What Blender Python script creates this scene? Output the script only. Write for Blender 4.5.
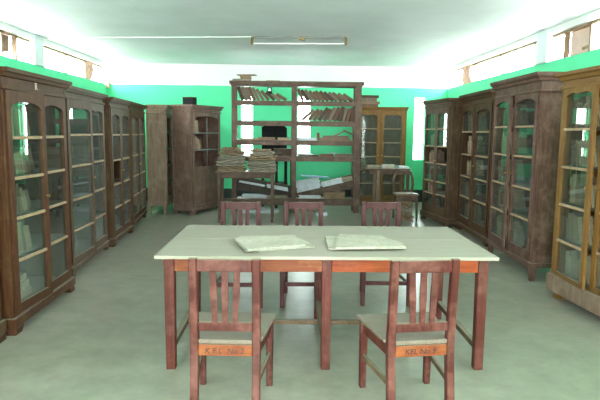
import bpy, bmesh, math, random
from mathutils import Vector, Matrix, Euler

for o in list(bpy.data.objects):
    bpy.data.objects.remove(o)
SC = bpy.context.scene
COL = SC.collection
R = math.radians
rnd = random.Random(7)

# ------------------------------------------------------------------ camera
cam_d = bpy.data.cameras.new('camera')
cam_d.sensor_width = 36.0
cam_d.lens = 36.0 * 560.0 / 600.0
cam_d.clip_start = 0.05
cam = bpy.data.objects.new('camera', cam_d)
COL.objects.link(cam)
PITCH, YAW, ROLL, EYE = .121, .030, .010, 1.53
cam.matrix_world = (Matrix.Translation((0, 0, EYE)) @ Matrix.Rotation(-YAW, 4, 'Z')
                    @ Matrix.Rotation(math.pi / 2 - PITCH, 4, 'X') @ Matrix.Rotation(ROLL, 4, 'Z'))
SC.camera = cam

# ------------------------------------------------------------------ world / daylight
W = bpy.data.worlds.new('sky')
SC.world = W
W.use_nodes = True
bg = W.node_tree.nodes['Background']
bg.inputs['Strength'].default_value = 12.0
# bright overcast sky above a dimmer sunlit yard
_tc = W.node_tree.nodes.new('ShaderNodeTexCoord')
_sp = W.node_tree.nodes.new('ShaderNodeSeparateXYZ')
_rp = W.node_tree.nodes.new('ShaderNodeValToRGB')
_mr = W.node_tree.nodes.new('ShaderNodeMapRange')
_mr.inputs['From Min'].default_value = -.25
_mr.inputs['From Max'].default_value = .15
W.node_tree.links.new(_tc.outputs['Generated'], _sp.inputs[0])
W.node_tree.links.new(_sp.outputs['Z'], _mr.inputs['Value'])
W.node_tree.links.new(_mr.outputs[0], _rp.inputs['Fac'])
_rp.color_ramp.elements[0].color = (.56, .58, .54, 1)
_rp.color_ramp.elements[1].color = (.93, 1.0, 1.0, 1)
W.node_tree.links.new(_rp.outputs['Color'], bg.inputs['Color'])
SC.view_settings.view_transform = 'Standard'
SC.view_settings.look = 'None'
SC.view_settings.gamma = 1.0
SC.view_settings.use_curve_mapping = False
SC.view_settings.exposure = 2.1
SC.cycles.diffuse_bounces = 8
SC.cycles.max_bounces = 14
SC.cycles.sample_clamp_indirect = 4.0
SC.cycles.transparent_max_bounces = 12


def portal(loc, rot, sx, sy):
    d = bpy.data.lights.new('window_portal', 'AREA')
    d.shape = 'RECTANGLE'
    d.size, d.size_y = sx, sy
    d.cycles.is_portal = True
    o = bpy.data.objects.new('window_portal', d)
    COL.objects.link(o)
    o.location = loc
    o.rotation_euler = rot


XL, XR, YF, YN, ZC = -3.78, 3.57, 12.3, -1.8, 2.95
ZS, ZH = 2.5, 2.86            # sill and head of the high window strip
COL_L = [8.92, 4.7, 0.5]      # column centres along the side walls
COL_R = [7.82, 3.7, -0.4]
SLITS = [(-.93, -.67), (.30, .585), (2.855, 3.10)]
for cols, x, s in ((COL_L, XL, 1), (COL_R, XR, -1)):
    edges = [YF] + [c for c in cols] + [YN]
    for a, b in zip(edges[:-1], edges[1:]):
        portal((x - s * .1, (a + b) / 2, (ZS + ZH) / 2), (0, -s * math.pi / 2, 0), ZH - ZS, abs(a - b))
for a, b in SLITS:
    portal(((a + b) / 2, YF + .1, 1.63), (-math.pi / 2, 0, 0), b - a, 1.38)
NEAR_OPEN = [(-2.6, -1.5, .9, 2.3), (-.7, .7, 0.0, 2.3), (1.4, 2.5, .9, 2.3)]
for a, b, c, d in NEAR_OPEN:
    portal(((a + b) / 2, YN - .1, (c + d) / 2), (math.pi / 2, 0, 0), b - a, d - c)

# ------------------------------------------------------------------ materials
MATS = {}


def new_mat(name):
    m = bpy.data.materials.new(name)
    m.use_nodes = True
    nt = m.node_tree
    p = nt.nodes['Principled BSDF']
    return m, nt, p


def N(nt, t, **kw):
    n = nt.nodes.new(t)
    for k, v in kw.items():
        setattr(n, k, v)
    return n


def ramp(nt, fac, stops):
    r = N(nt, 'ShaderNodeValToRGB')
    el = r.color_ramp.elements
    while len(el) < len(stops):
        el.new(0.5)
    for e, (p, c) in zip(el, stops):
        e.position = p
        e.color = (*c, 1) if len(c) == 3 else c
    nt.links.new(fac, r.inputs['Fac'])
    return r.outputs['Color']


def noise(nt, vec, scale, detail=4, rough=.55):
    n = N(nt, 'ShaderNodeTexNoise')
    n.inputs['Scale'].default_value = scale
    n.inputs['Detail'].default_value = detail
    n.inputs['Roughness'].default_value = rough
    if vec is not None:
        nt.links.new(vec, n.inputs['Vector'])
    return n.outputs['Fac']


def mapping(nt, scale, coord='Object'):
    tc = N(nt, 'ShaderNodeTexCoord')
    mp = N(nt, 'ShaderNodeMapping')
    mp.inputs['Scale'].default_value = scale
    nt.links.new(tc.outputs[coord], mp.inputs['Vector'])
    return mp.outputs['Vector'], tc


def mix(nt, fac, a, b):
    m = N(nt, 'ShaderNodeMix', data_type='RGBA')
    if isinstance(fac, float):
        m.inputs[0].default_value = fac
    else:
        nt.links.new(fac, m.inputs[0])
    for s, v in ((6, a), (7, b)):
        if isinstance(v, tuple):
            m.inputs[s].default_value = (*v, 1)
        else:
            nt.links.new(v, m.inputs[s])
    return m.outputs[2]


def mathn(nt, op, a, b=0.0, clamp=False):
    m = N(nt, 'ShaderNodeMath', operation=op)
    m.use_clamp = clamp
    for i, v in enumerate((a, b)):
        if isinstance(v, (int, float)):
            m.inputs[i].default_value = v
        else:
            nt.links.new(v, m.inputs[i])
    return m.outputs[0]


DUST = (.30, .26, .20)


def wood(name, dark, light, wear=None, wear_amt=.5, dust=.75, rough=.5, grain=(22, 22, 1.6), dustcol=DUST):
    """old varnished timber: stretched grain, worn patches, settled dust on what faces up"""
    m, nt, p = new_mat(name)
    v, tc = mapping(nt, grain)
    g = noise(nt, v, 2.2, 5, .6)
    col = ramp(nt, g, [(.3, dark), (.7, light)])
    w = noise(nt, tc.outputs['Object'], 5.5, 5, .7)
    wf = ramp(nt, w, [(.56 - .14 * wear_amt, (0, 0, 0)), (.74, (1, 1, 1))])
    wf = mathn(nt, 'MULTIPLY', wf, wear_amt)
    col = mix(nt, wf, col, wear or tuple(min(1, c * 1.9 + .03) for c in light))
    geo = N(nt, 'ShaderNodeNewGeometry')
    sp = N(nt, 'ShaderNodeSeparateXYZ')
    nt.links.new(geo.outputs['Normal'], sp.inputs[0])
    up = mathn(nt, 'MULTIPLY', mathn(nt, 'SUBTRACT', sp.outputs['Z'], .6), 2.5, True)
    dn = noise(nt, tc.outputs['Object'], 14, 4, .6)
    df = mathn(nt, 'MULTIPLY', mathn(nt, 'MULTIPLY', up, dust), ramp(nt, dn, [(.25, (.6, .6, .6)), (.6, (1, 1, 1))]), True)
    col = mix(nt, df, col, dustcol)
    nt.links.new(col, p.inputs['Base Color'])
    p.inputs['Roughness'].default_value = rough
    p.inputs['Specular IOR Level'].default_value = .2
    b = N(nt, 'ShaderNodeBump')
    b.inputs['Strength'].default_value = .25
    b.inputs['Distance'].default_value = .004
    nt.links.new(g, b.inputs['Height'])
    nt.links.new(b.outputs['Normal'], p.inputs['Normal'])
    return m


def plain(name, col, rough=.6, var=.18, scale=9, metal=0.0):
    m, nt, p = new_mat(name)
    v, tc = mapping(nt, (1, 1, 1))
    f = noise(nt, v, scale, 5, .6)
    c = ramp(nt, f, [(.3, tuple(x * (1 - var) for x in col)), (.7, tuple(min(1, x * (1 + var)) for x in col))])
    nt.links.new(c, p.inputs['Base Color'])
    p.inputs['Roughness'].default_value = rough
    p.inputs['Metallic'].default_value = metal
    p.inputs['Specular IOR Level'].default_value = .3
    return m


def wall_paint(name, bands):
    """bands of paint by height: [(z, colour), ...]"""
    m, nt, p = new_mat(name)
    tc = N(nt, 'ShaderNodeTexCoord')
    sp = N(nt, 'ShaderNodeSeparateXYZ')
    nt.links.new(tc.outputs['Object'], sp.inputs[0])
    wob = noise(nt, tc.outputs['Object'], 3, 3)
    z = mathn(nt, 'ADD', sp.outputs['Z'], mathn(nt, 'MULTIPLY', mathn(nt, 'SUBTRACT', wob, .5), .02))
    col = None
    for zz, c in bands:
        if col is None:
            col = c
        else:
            col = mix(nt, mathn(nt, 'GREATER_THAN', z, zz), col, c)
    st = noise(nt, tc.outputs['Object'], 1.3, 6, .65)
    stc = ramp(nt, st, [(.3, (.88, .9, .88)), (.62, (1, 1, 1))])
    mm = N(nt, 'ShaderNodeMix', data_type='RGBA', blend_type='MULTIPLY')
    mm.inputs[0].default_value = 1
    if isinstance(col, tuple):
        mm.inputs[6].default_value = (*col, 1)
    else:
        nt.links.new(col, mm.inputs[6])
    nt.links.new(stc, mm.inputs[7])
    nt.links.new(mm.outputs[2], p.inputs['Base Color'])
    p.inputs['Roughness'].default_value = .6
    p.inputs['Specular IOR Level'].default_value = .25
    return m


GREEN = (.10, .70, .35)
WHITE = (.74, .75, .74)
M = {}
M['side_wall'] = wall_paint('painted wall', [(0, (.03, .05, .045)), (.28, GREEN), (2.5, WHITE)])
M['ceiling'] = wall_paint('ceiling paint', [(0, (.81, .84, .88))])
M['column'] = plain('column paint', (.62, .70, .70), .7, .05, 3)
M['brick'] = plain('broken pink plaster', (.62, .36, .28), .9, .35, 14)
M['frame'] = wood('window frame wood', (.16, .10, .06), (.30, .20, .13), dust=.3)


def floor_mat():
    m, nt, p = new_mat('dusty concrete floor')
    v, tc = mapping(nt, (1, 1, 1))
    a = noise(nt, v, .55, 6, .6)
    b = noise(nt, v, 5, 6, .7)
    c1 = ramp(nt, a, [(.3, (.235, .24, .19)), (.55, (.30, .295, .24)), (.75, (.37, .365, .31))])
    c2 = ramp(nt, b, [(.3, (.76, .77, .76)), (.65, (1.08, 1.07, 1.06))])
    mm = N(nt, 'ShaderNodeMix', data_type='RGBA', blend_type='MULTIPLY')
    mm.inputs[0].default_value = 1
    nt.links.new(c1, mm.inputs[6])
    nt.links.new(c2, mm.inputs[7])
    nt.links.new(mm.outputs[2], p.inputs['Base Color'])
    r = ramp(nt, a, [(.25, (.29, .29, .29)), (.75, (.36, .36, .36))])
    nt.links.new(r, p.inputs['Roughness'])
    p.inputs['Specular IOR Level'].default_value = .5
    bp = N(nt, 'ShaderNodeBump')
    bp.inputs['Strength'].default_value = .15
    bp.inputs['Distance'].default_value = .004
    nt.links.new(b, bp.inputs['Height'])
    nt.links.new(bp.outputs['Normal'], p.inputs['Normal'])
    return m


M['floor'] = floor_mat()


def glass_mat(name, dusty, tint=(.84, .90, .87)):
    m, nt, p = new_mat(name)
    nt.nodes.remove(p)
    out = nt.nodes['Material Output']
    tr = N(nt, 'ShaderNodeBsdfTransparent')
    tr.inputs[0].default_value = (*tint, 1)
    gl = N(nt, 'ShaderNodeBsdfGlossy')
    gl.inputs['Roughness'].default_value = 0.0
    fr = N(nt, 'ShaderNodeFresnel')
    gn = N(nt, 'ShaderNodeNewGeometry')
    # the same index on both faces of the thin pane
    nt.links.new(mathn(nt, 'ADD', 1.6, mathn(nt, 'MULTIPLY', gn.outputs['Backfacing'], 1 / 1.6 - 1.6)), fr.inputs['IOR'])
    m1 = N(nt, 'ShaderNodeMixShader')
    nt.links.new(fr.outputs[0], m1.inputs[0])
    nt.links.new(tr.outputs[0], m1.inputs[1])
    nt.links.new(gl.outputs[0], m1.inputs[2])
    df = N(nt, 'ShaderNodeBsdfDiffuse')
    df.inputs[0].default_value = (.42, .50, .47, 1)
    v, tc = mapping(nt, (1, 1, 1))
    nz = noise(nt, v, 4, 5, .65)
    f = mathn(nt, 'MULTIPLY', ramp(nt, nz, [(.3, (.35, .35, .35)), (.7, (1, 1, 1))]), dusty)
    m2 = N(nt, 'ShaderNodeMixShader')
    nt.links.new(f, m2.inputs[0])
    nt.links.new(m1.outputs[0], m2.inputs[1])
    nt.links.new(df.outputs[0], m2.inputs[2])
    nt.links.new(m2.outputs[0], out.inputs[0])
    return m


_m, _nt, _p = new_mat('slit light filter')  # plain see-through tint that weakens the daylight coming through the slits
_nt.nodes.remove(_p)
_t = N(_nt, 'ShaderNodeBsdfTransparent')
_t.inputs[0].default_value = (.75, .78, .78, 1)
_nt.links.new(_t.outputs[0], _nt.nodes['Material Output'].inputs[0])
M['sky_dimmer'] = _m
M['glass'] = glass_mat('dusty pane', .03)
M['glass_thick'] = glass_mat('very dusty pane', .08)

# cabinet timbers (dark grain, light grain, worn colour)
M['red_brown'] = wood('reddish brown varnish', (.028, .009, .003), (.072, .028, .009), (.13, .066, .028), .45)
M['grey_brown'] = wood('greyed brown timber', (.036, .020, .010), (.088, .053, .030), (.16, .11, .072), .5)
M['brown'] = wood('brown varnish', (.028, .012, .004), (.070, .035, .014), (.13, .078, .042), .45)
M['dust_brown'] = wood('dusty mauve brown timber', (.042, .019, .012), (.095, .050, .034), (.19, .12, .092), .7)
M['pink_brown'] = wood('dusty pinkish timber', (.080, .046, .034), (.165, .10, .076), (.25, .175, .14), .6)
M['ochre'] = wood('ochre brown timber', (.085, .038, .007), (.175, .088, .021), (.26, .155, .06), .45)
M['pale_brown'] = wood('pale unvarnished timber', (.11, .072, .048), (.21, .145, .10), (.28, .22, .165), .6)
M['bar'] = wood('dusty glazing bar', (.18, .115, .06), (.30, .21, .12), (.40, .31, .2), .6, dust=.9)
M['inside'] = wood('dark cabinet interior', (.025, .018, .012), (.055, .042, .03), None, .2, .6)
M['shelf_wood'] = wood('dusty shelf timber', (.052, .028, .018), (.108, .065, .046), (.20, .14, .11), .7, grain=(2.0, 18, 18))
M['post_wood'] = wood('dusty post timber', (.052, .027, .017), (.108, .064, .045), (.20, .14, .11), .7)
M['chair'] = wood('worn maroon paint', (.030, .006, .004), (.082, .017, .011), (.20, .085, .065), .75, dust=.8)
M['chair_far'] = wood('dusty maroon paint', (.042, .010, .010), (.080, .023, .023), (.15, .07, .065), .6, dust=.6)
M['seat'] = wood('thick dust on seat board', (.12, .09, .068), (.165, .13, .10), None, .2, .9, .8, dustcol=(.185, .165, .138))
M['rail_orange'] = wood('worn orange chair rail', (.11, .022, .008), (.19, .050, .017), (.34, .13, .035), .5, grain=(1.6, 22, 22))
M['apron'] = wood('orange red table apron', (.15, .022, .005), (.28, .055, .010), (.22, .09, .045), .5, grain=(1.2, 22, 22))
M['table_leg'] = wood('maroon table leg', (.042, .008, .005), (.098, .022, .014), (.19, .085, .065), .55)
M['stretcher'] = wood('dusty brown stretcher', (.065, .038, .02), (.135, .085, .05), None, .5)
M['tabletop'] = wood('dust covered table top', (.25, .225, .175), (.31, .285, .23), None, .15, .8, .75, grain=(1.0, 9, 9), dustcol=(.30, .28, .235))
M['desk'] = wood('brown desk timber', (.045, .024, .015), (.10, .06, .039), (.18, .125, .092), .6)
M['black'] = plain('black painted wood', (.005, .006, .006), .8, .3)
M['metal'] = plain('grey enamelled metal', (.15, .155, .145), .5, .1, 9, .2)
M['tube'] = plain('unlit white tube', (.85, .87, .85), .3, .03)
M['brass'] = plain('dull brass', (.35, .25, .10), .4, .2, 20, .8)
M['ballast'] = plain('brown ballast', (.33, .22, .12), .6, .2)
M['ink'] = plain('black brush paint', (.012, .01, .012), .6, .2)
M['chalk'] = plain('faded white paint', (.50, .45, .37), .8, .15, 40)
M['wire'] = plain('white conduit', (.82, .85, .83), .5, .03)


def paper(name, col, lines=.35, band=(1, 60, 1)):
    m, nt, p = new_mat(name)
    v, tc = mapping(nt, (1, 1, 1))
    f = noise(nt, v, 7, 6, .7)
    c = ramp(nt, f, [(.3, tuple(x * .7 for x in col)), (.65, col)])
    v2, _ = mapping(nt, band)
    g = noise(nt, v2, 3.0, 3, .6)
    lf = mathn(nt, 'MULTIPLY', ramp(nt, g, [(.46, (0, 0, 0)), (.56, (1, 1, 1))]), lines)
    c = mix(nt, lf, c, tuple(x * .35 for x in col))
    nt.links.new(c, p.inputs['Base Color'])
    p.inputs['Roughness'].default_value = .85
    p.inputs['Specular IOR Level'].default_value = .1
    return m


M['newsprint'] = paper('yellowed newsprint', (.50, .47, .39), .30, (14, 70, 1))
M['old_paper'] = paper('brown edged paper', (.33, .235, .15), .6, (3, 3, 60))
M['grey_paper'] = paper('grey old paper', (.36, .32, .245), .6, (3, 3, 60))
M['white_paper'] = paper('white newspaper', (.70, .75, .80), .40, (30, 1, 40))
M['blue_paper'] = paper('blue printed paper', (.30, .48, .66), .4, (30, 1, 30))
COVERS = []
for i, (nm, c) in enumerate([('brown', (.105, .063, .04)), ('tan', (.16, .108, .07)), ('grey brown', (.125, .095, .07)),
                             ('maroon', (.085, .045, .033)), ('dark', (.05, .035, .025)), ('pale', (.25, .19, .125))]):
    COVERS.append((nm, wood('book cover ' + nm, tuple(x * .75 for x in c), tuple(x * 1.2 for x in c), None, .5, .6, .75, (6, 6, 6))))
M['pages'] = paper('book pages', (.30, .235, .155), .5, (80, 1, 1))


# ------------------------------------------------------------------ mesh helpers
class MB:
    def __init__(self):
        self.bm = bmesh.new()

    def box(self, x0, x1, y0, y1, z0, z1, m=None, mi=0):
        vs = [self.bm.verts.new(v) for v in
              ((x0, y0, z0), (x1, y0, z0), (x1, y1, z0), (x0, y1, z0), (x0, y0, z1), (x1, y0, z1), (x1, y1, z1), (x0, y1, z1))]
        if m is not None:
            for v in vs:
                v.co = m @ v.co
        for f in ((0, 3, 2, 1), (4, 5, 6, 7), (0, 1, 5, 4), (1, 2, 6, 5), (2, 3, 7, 6), (3, 0, 4, 7)):
            self.bm.faces.new([vs[i] for i in f]).material_index = mi
        return self

    def prism(self, pts, axis, a, b, m=None, mi=0):
        """polygon in the plane across axis ('x','y','z') swept from a to b"""
        def P(u, v, w):
            return {'x': (w, u, v), 'y': (u, w, v), 'z': (u, v, w)}[axis]
        A = [self.bm.verts.new(P(u, v, a)) for u, v in pts]
        B = [self.bm.verts.new(P(u, v, b)) for u, v in pts]
        if m is not None:
            for v in A + B:
                v.co = m @ v.co
        fs = [self.bm.faces.new(A), self.bm.faces.new(B[::-1])]
        n = len(pts)
        for i in range(n):
            fs.append(self.bm.faces.new((A[i], B[i], B[(i + 1) % n], A[(i + 1) % n])))
        for f in fs:
            f.material_index = mi
        return self

    def bar(self, p, q, w, d, mi=0, up=(0, 0, 1)):
        """a straight stick of section w x d between two points"""
        p, q = Vector(p), Vector(q)
        z = (q - p).normalized()
        u = Vector(up)
        if abs(z.dot(u)) > .95:
            u = Vector((0, 1, 0))
        x = u.cross(z).normalized()
        y = z.cross(x)
        m = Matrix((x, y, z)).transposed().to_4x4()
        m.translation = p
        return self.box(-w / 2, w / 2, -d / 2, d / 2, 0, (q - p).length, m, mi)

    def taper(self, p, q, w0, d0, w1, d1, mi=0):
        """an upright post of changing section (axis-aligned ends)"""
        vs = []
        for c, w, d in ((p, w0, d0), (q, w1, d1)):
            for sx, sy in ((-1, -1), (1, -1), (1, 1), (-1, 1)):
                vs.append(self.bm.verts.new((c[0] + sx * w / 2, c[1] + sy * d / 2, c[2])))
        for f in ((3, 2, 1, 0), (4, 5, 6, 7), (0, 1, 5, 4), (1, 2, 6, 5), (2, 3, 7, 6), (3, 0, 4, 7)):
            self.bm.faces.new([vs[i] for i in f]).material_index = mi
        return self

    def cyl(self, p, q, r, seg=12, r2=None, mi=0):
        p, q = Vector(p), Vector(q)
        z = (q - p).normalized()
        u = Vector((0, 0, 1)) if abs(z.z) < .9 else Vector((1, 0, 0))
        x = u.cross(z).normalized()
        y = z.cross(x)
        r2 = r if r2 is None else r2
        A, B = [], []
        for i in range(seg):
            t = 2 * math.pi * i / seg
            d = x * math.cos(t) + y * math.sin(t)
            A.append(self.bm.verts.new(p + d * r))
            B.append(self.bm.verts.new(q + d * r2))
        self.bm.faces.new(A[::-1]).material_index = mi
        self.bm.faces.new(B).material_index = mi
        for i in range(seg):
            self.bm.faces.new((A[i], A[(i + 1) % seg], B[(i + 1) % seg], B[i])).material_index = mi
        return self

    def build(self, name, mats, parent=None, bevel=0, segs=1):
        bmesh.ops.recalc_face_normals(self.bm, faces=self.bm.faces)
        me = bpy.data.meshes.new(name)
        self.bm.to_mesh(me)
        self.bm.free()
        o = bpy.data.objects.new(name, me)
        COL.objects.link(o)
        for m in (mats if isinstance(mats, (list, tuple)) else [mats]):
            me.materials.append(m)
        if parent is not None:
            o.parent = parent
        if bevel:
            b = o.modifiers.new('bevel', 'BEVEL')
            b.width = bevel
            b.segments = segs
            b.limit_method = 'ANGLE'
        return o


def empty(name, loc=(0, 0, 0), rz=0):
    o = bpy.data.objects.new(name, None)
    COL.objects.link(o)
    o.location = loc
    o.rotation_euler = (0, 0, rz)
    o.empty_display_size = .1
    return o


def tag(o, label, cat, group=None, kind=None):
    o['label'] = label
    o['category'] = cat
    if group:
        o['group'] = group
    if kind:
        o['kind'] = kind
    return o


def structure(name, mb, mat, bevel=0, parent=None):
    o = mb.build(name, mat, parent, bevel)
    if parent is None:
        o['kind'] = 'structure'
    return o


def copy_tree(o, parent=None):
    c = o.copy()
    COL.objects.link(c)
    if parent is not None:
        c.parent = parent
    for ch in list(o.children):
        copy_tree(ch, c)
    return c


def lettering(text, size, mat, parent, loc, rot, name='lettering', shear=0.0, extrude=.0006):
    cu = bpy.data.curves.new(name, 'FONT')
    cu.body = text
    cu.size = size
    cu.shear = shear
    cu.extrude = extrude
    cu.align_x = 'CENTER'
    cu.align_y = 'CENTER'
    t = bpy.data.objects.new(name + '_source', cu)
    COL.objects.link(t)
    dg = bpy.context.evaluated_depsgraph_get()
    me = bpy.data.meshes.new_from_object(t.evaluated_get(dg))
    bpy.data.objects.remove(t)
    me.name = name
    me.materials.clear()
    me.materials.append(mat)
    o = bpy.data.objects.new(name, me)
    COL.objects.link(o)
    o.parent = parent
    o.location = loc
    o.rotation_euler = rot
    return o


ORD = ['first', 'second', 'third', 'fourth', 'fifth', 'sixth', 'seventh', 'eighth', 'ninth', 'tenth', 'eleventh', 'twelfth',
       'thirteenth', 'fourteenth', 'fifteenth', 'sixteenth', 'seventeenth', 'eighteenth', 'nineteenth', 'twentieth']

# ------------------------------------------------------------------ the room
T = .2
structure('floor', MB().box(XL - T, XR + T, YN - T, YF + T, -.1, 0), M['floor'])
structure('ceiling', MB().box(XL - T, XR + T, YN - T, YF + T, ZC, ZC + .15), M['ceiling'])
for nm, x0, x1 in (('wall_left', XL - T, XL), ('wall_right', XR, XR + T)):
    b = MB().box(x0, x1, YN - T, YF + T, 0, ZS)
    b.box(x0, x1, YN - T, YF + T, ZH, ZC)
    structure(nm, b, M['side_wall'])
b = MB()
xs = [XL] + [v for s in SLITS for v in s] + [XR]
for i in range(0, len(xs), 2):
    b.box(xs[i], xs[i + 1], YF, YF + T, 0, ZC)
for a, c in SLITS:
    b.box(a, c, YF, YF + T, 0, .94).box(a, c, YF, YF + T, 2.31, ZC)
structure('wall_far', b, M['side_wall'])
b = MB()
xs = [XL] + [v for s in NEAR_OPEN for v in s[:2]] + [XR]
for i in range(0, len(xs), 2):
    b.box(xs[i], xs[i + 1], YN - T, YN, 0, ZC)
for a, c, z0, z1 in NEAR_OPEN:
    if z0 > 0:
        b.box(a, c, YN - T, YN, 0, z0)
    b.box(a, c, YN - T, YN, z1, ZC)
structure('wall_near', b, M['side_wall'])
k = 0
for cols, x0, x1 in ((COL_L, XL - T, XL + .03), (COL_R, XR - .03, XR + T)):
    for c in cols:
        k += 1
        structure('trim_%d' % k, MB().box(x0, x1, c - .16, c + .16, ZS, ZC), M['column'], .008)
# window frames of the high strip
k = 0


def strip_window(x, s, y0, y1, posts):
    """one bay of the strip: head rail, sill rail and posts; s = side the room is on"""
    global k
    k += 1
    b = MB()
    xa, xb = x - s * .11, x - s * .05
    b.box(min(xa, xb), max(xa, xb), y0, y1, ZH - .035, ZH)
    b.box(min(xa, xb), max(xa, xb), y0, y1, ZS, ZS + .02)
    for p in posts:
        b.box(min(xa, xb), max(xa, xb), p - .02, p + .02, ZS, ZH)
    structure('window_%d' % k, b, M['frame'])


strip_window(XL, 1, 9.08, 12.25, [9.25, 10.2, 11.15, 12.2])
strip_window(XL, 1, 4.86, 8.76, [5.5, 6.4, 7.3, 7.92, 8.33])
strip_window(XL, 1, .66, 4.54, [1.6, 2.6, 3.6])
strip_window(XR, -1, 7.98, 12.25, [8.2, 9.5, 10.75, 11.45])
strip_window(XR, -1, 3.86, 7.66, [4.8, 5.8, 6.72, 7.32])
strip_window(XR, -1, -.24, 3.54, [.6, 1.6, 2.6])
for a, c in SLITS:
    k += 1
    b = MB().box(a, a + .012, YF + .08, YF + .12, .94, 2.31).box(c - .012, c, YF + .08, YF + .12, .94, 2.31)
    for j in range(5):
        z = .94 + j * (1.37 - .012) / 4
        b.box(a + .012, c - .012, YF + .09, YF + .11, z, z + .012)
    w = structure('window_%d' % k, b, M['metal'])
    MB().box(a, c, YF + .122, YF + .128, .94, 2.31).build('dimming_pane', M['sky_dimmer'], w)  # pane added to dim the sky seen and cast through the slit
for a, c, z0, z1 in NEAR_OPEN:
    b = MB().box(a, a + .05, YN - .14, YN - .06, z0, z1).box(c - .05, c, YN - .14, YN - .06, z0, z1).box(a + .05, c - .05, YN - .14, YN - .06, z1 - .05, z1)
    if z0 > 0:
        k += 1
        b.box(a + .05, c - .05, YN - .14, YN - .06, z0, z0 + .05)
        b.box((a + c) / 2 - .03, (a + c) / 2 + .03, YN - .14, YN - .06, z0 + .05, z1 - .05)
        structure('window_%d' % k, b, M['frame'])
    else:
        structure('door_1', b, M['frame'])
# ragged plaster piers left in the strip
structure('trim_7', MB().prism([(11.15, ZS), (11.38, ZS), (11.52, 2.60), (11.62, 2.74), (11.5, ZH), (11.2, ZH)], 'x', XL - .18, XL - .04), M['brick'])
structure('trim_8', MB().prism([(12.2, ZS - .08), (12.3, ZS - .08), (12.3, 2.66), (12.22, 2.6)], 'x', XL, XL + .05), M['brick'])
structure('trim_9', MB().prism([(10.85, ZS), (11.40, ZS), (11.5, 2.66), (11.44, ZH), (10.95, ZH), (11.05, 2.68)], 'x', XR + .04, XR + .18), M['brick'])
o = MB().prism([(7.95, 2.58), (8.28, 2.62), (8.3, 2.84), (7.98, 2.86), (8.02, 2.7)], 'x', XL - .16, XL - .13).build('window_board', M['pale_brown'])
tag(o, 'ragged pale board blocking part of the high window over the left cabinets', 'board')
o = MB().box(XR + .12, XR + .145, 6.74, 7.3, ZS + .02, ZH - .03).build('window_board', plain('pinkish board', (.58, .44, .38), .8, .15, 5))
tag(o, 'pinkish board filling a high window pane beside the right hand column', 'board')
h = MB().bar((XR + .11, 6.78, 2.60), (XR + .11, 6.98, 2.585), .02, .035).build('latch', M['frame'], o)

# ------------------------------------------------------------------ ceiling light
t = empty('tube_light', (.22, 8.62, ZC), R(-4))
L = .70
MB().prism([(-.022, 0), (.022, 0), (.016, -.03), (-.016, -.03)], 'x', -L, L).build('batten', M['metal'], t)
MB().cyl((-L + .03, -.06, -.115), (L - .03, -.06, -.115), .009, 14).build('tube', M['tube'], t)
for s in (-1, 1):
    bb = MB().prism([(-.02, -.01), (.02, -.01), (.0, -.06), (-.045, -.135), (-.085, -.135), (-.07, -.08)], 'x', s * L - .018, s * L + .018)
    bb.build('end_socket', M['brass'], t, .003)
MB().cyl((.0, -.04, -.035), (.09, -.04, -.05), .022, 12).build('starter', M['ballast'], t)
tag(t, 'unlit single tube ceiling light with curved end sockets', 'ceiling light')
o = MB().cyl((-3.73, 9.03, ZC - .012), (-.50, 8.66, ZC - .012), .007, 8).build('conduit', M['wire'])
tag(o, 'thin white conduit running across the ceiling to the tube light', 'conduit')


# ------------------------------------------------------------------ books
def book_mesh(i):
    """unit book: thickness x, depth y, height z, spine on the -y side"""
    b = MB()
    b.box(0, .12, 0, 1, 0, 1, mi=0).box(.88, 1, 0, 1, 0, 1, mi=0)
    b.box(.12, .88, 0, .05, 0, 1, mi=0)
    b.box(.12, .88, .05, .96, .02, .97, mi=1)
    o = b.build('book', [COVERS[i][1], M['pages']])
    me = o.data
    bpy.data.objects.remove(o)
    return me


BOOKS = [book_mesh(i) for i in range(len(COVERS))]


def put_book(mw, size, label, group, ci=None):
    ci = rnd.randrange(len(BOOKS)) if ci is None else ci
    o = bpy.data.objects.new('book', BOOKS[ci])
    COL.objects.link(o)
    o.matrix_world = mw @ Matrix.Diagonal((size[0], size[1], size[2], 1))
    tag(o, label, 'book', group)
    return o


def lean_row(specs, left, right=None):
    """[(thickness, height, angle)] leaning left, each resting on the one before -> [(x, angle, t, h)] bottoms-left"""
    out = []
    prev = None
    for t, h, a in specs:
        s, c = math.sin(a), math.cos(a)
        if prev is None:
            x = left + h * s
        else:
            px, pt, ph, pa = prev
            ps, pc = math.sin(pa), math.cos(pa)
            qx, qz = px + pt * pc - ph * ps, pt * ps + ph * pc
            x = px + pt / pc
            if a > pa:
                if qz <= h * c:
                    x = max(x, qx + qz * math.tan(a))
                else:
                    tz = h * c
                    fx = px + pt * pc - ps / pc * (tz - pt * ps)
                    x = max(x, fx + h * s)
            x += .002
        if right is not None and x + t * c > right:
            break
        prev = (x, t, h, a)
        out.append((x, a, t, h))
    return out


def place_row(mw, rows, y, depth, z, label, group, mirror=None, pick=(0, 1, 2, 3, 4, 2, 0)):
    """rows from lean_row in a local frame mw (x along shelf, y into it); mirror = axis x to flip about.
    label is called with the ordinal word"""
    n = len(rows)
    for i, (x, a, t, h) in enumerate(rows):
        d = depth * rnd.uniform(.8, 1)
        if mirror is None:
            m = Matrix.Translation((x, y, z)) @ Matrix.Rotation(-a, 4, 'Y')
            w = i
        else:
            m = Matrix.Translation((2 * mirror - x, y, z)) @ Matrix.Rotation(a, 4, 'Y') @ Matrix.Translation((-t, 0, 0))
            w = n - 1 - i
        ci = rnd.choice(pick)
        put_book(mw @ m, (t, d, h), label(ORD[w], COVERS[ci][0]), group, ci)


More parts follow.
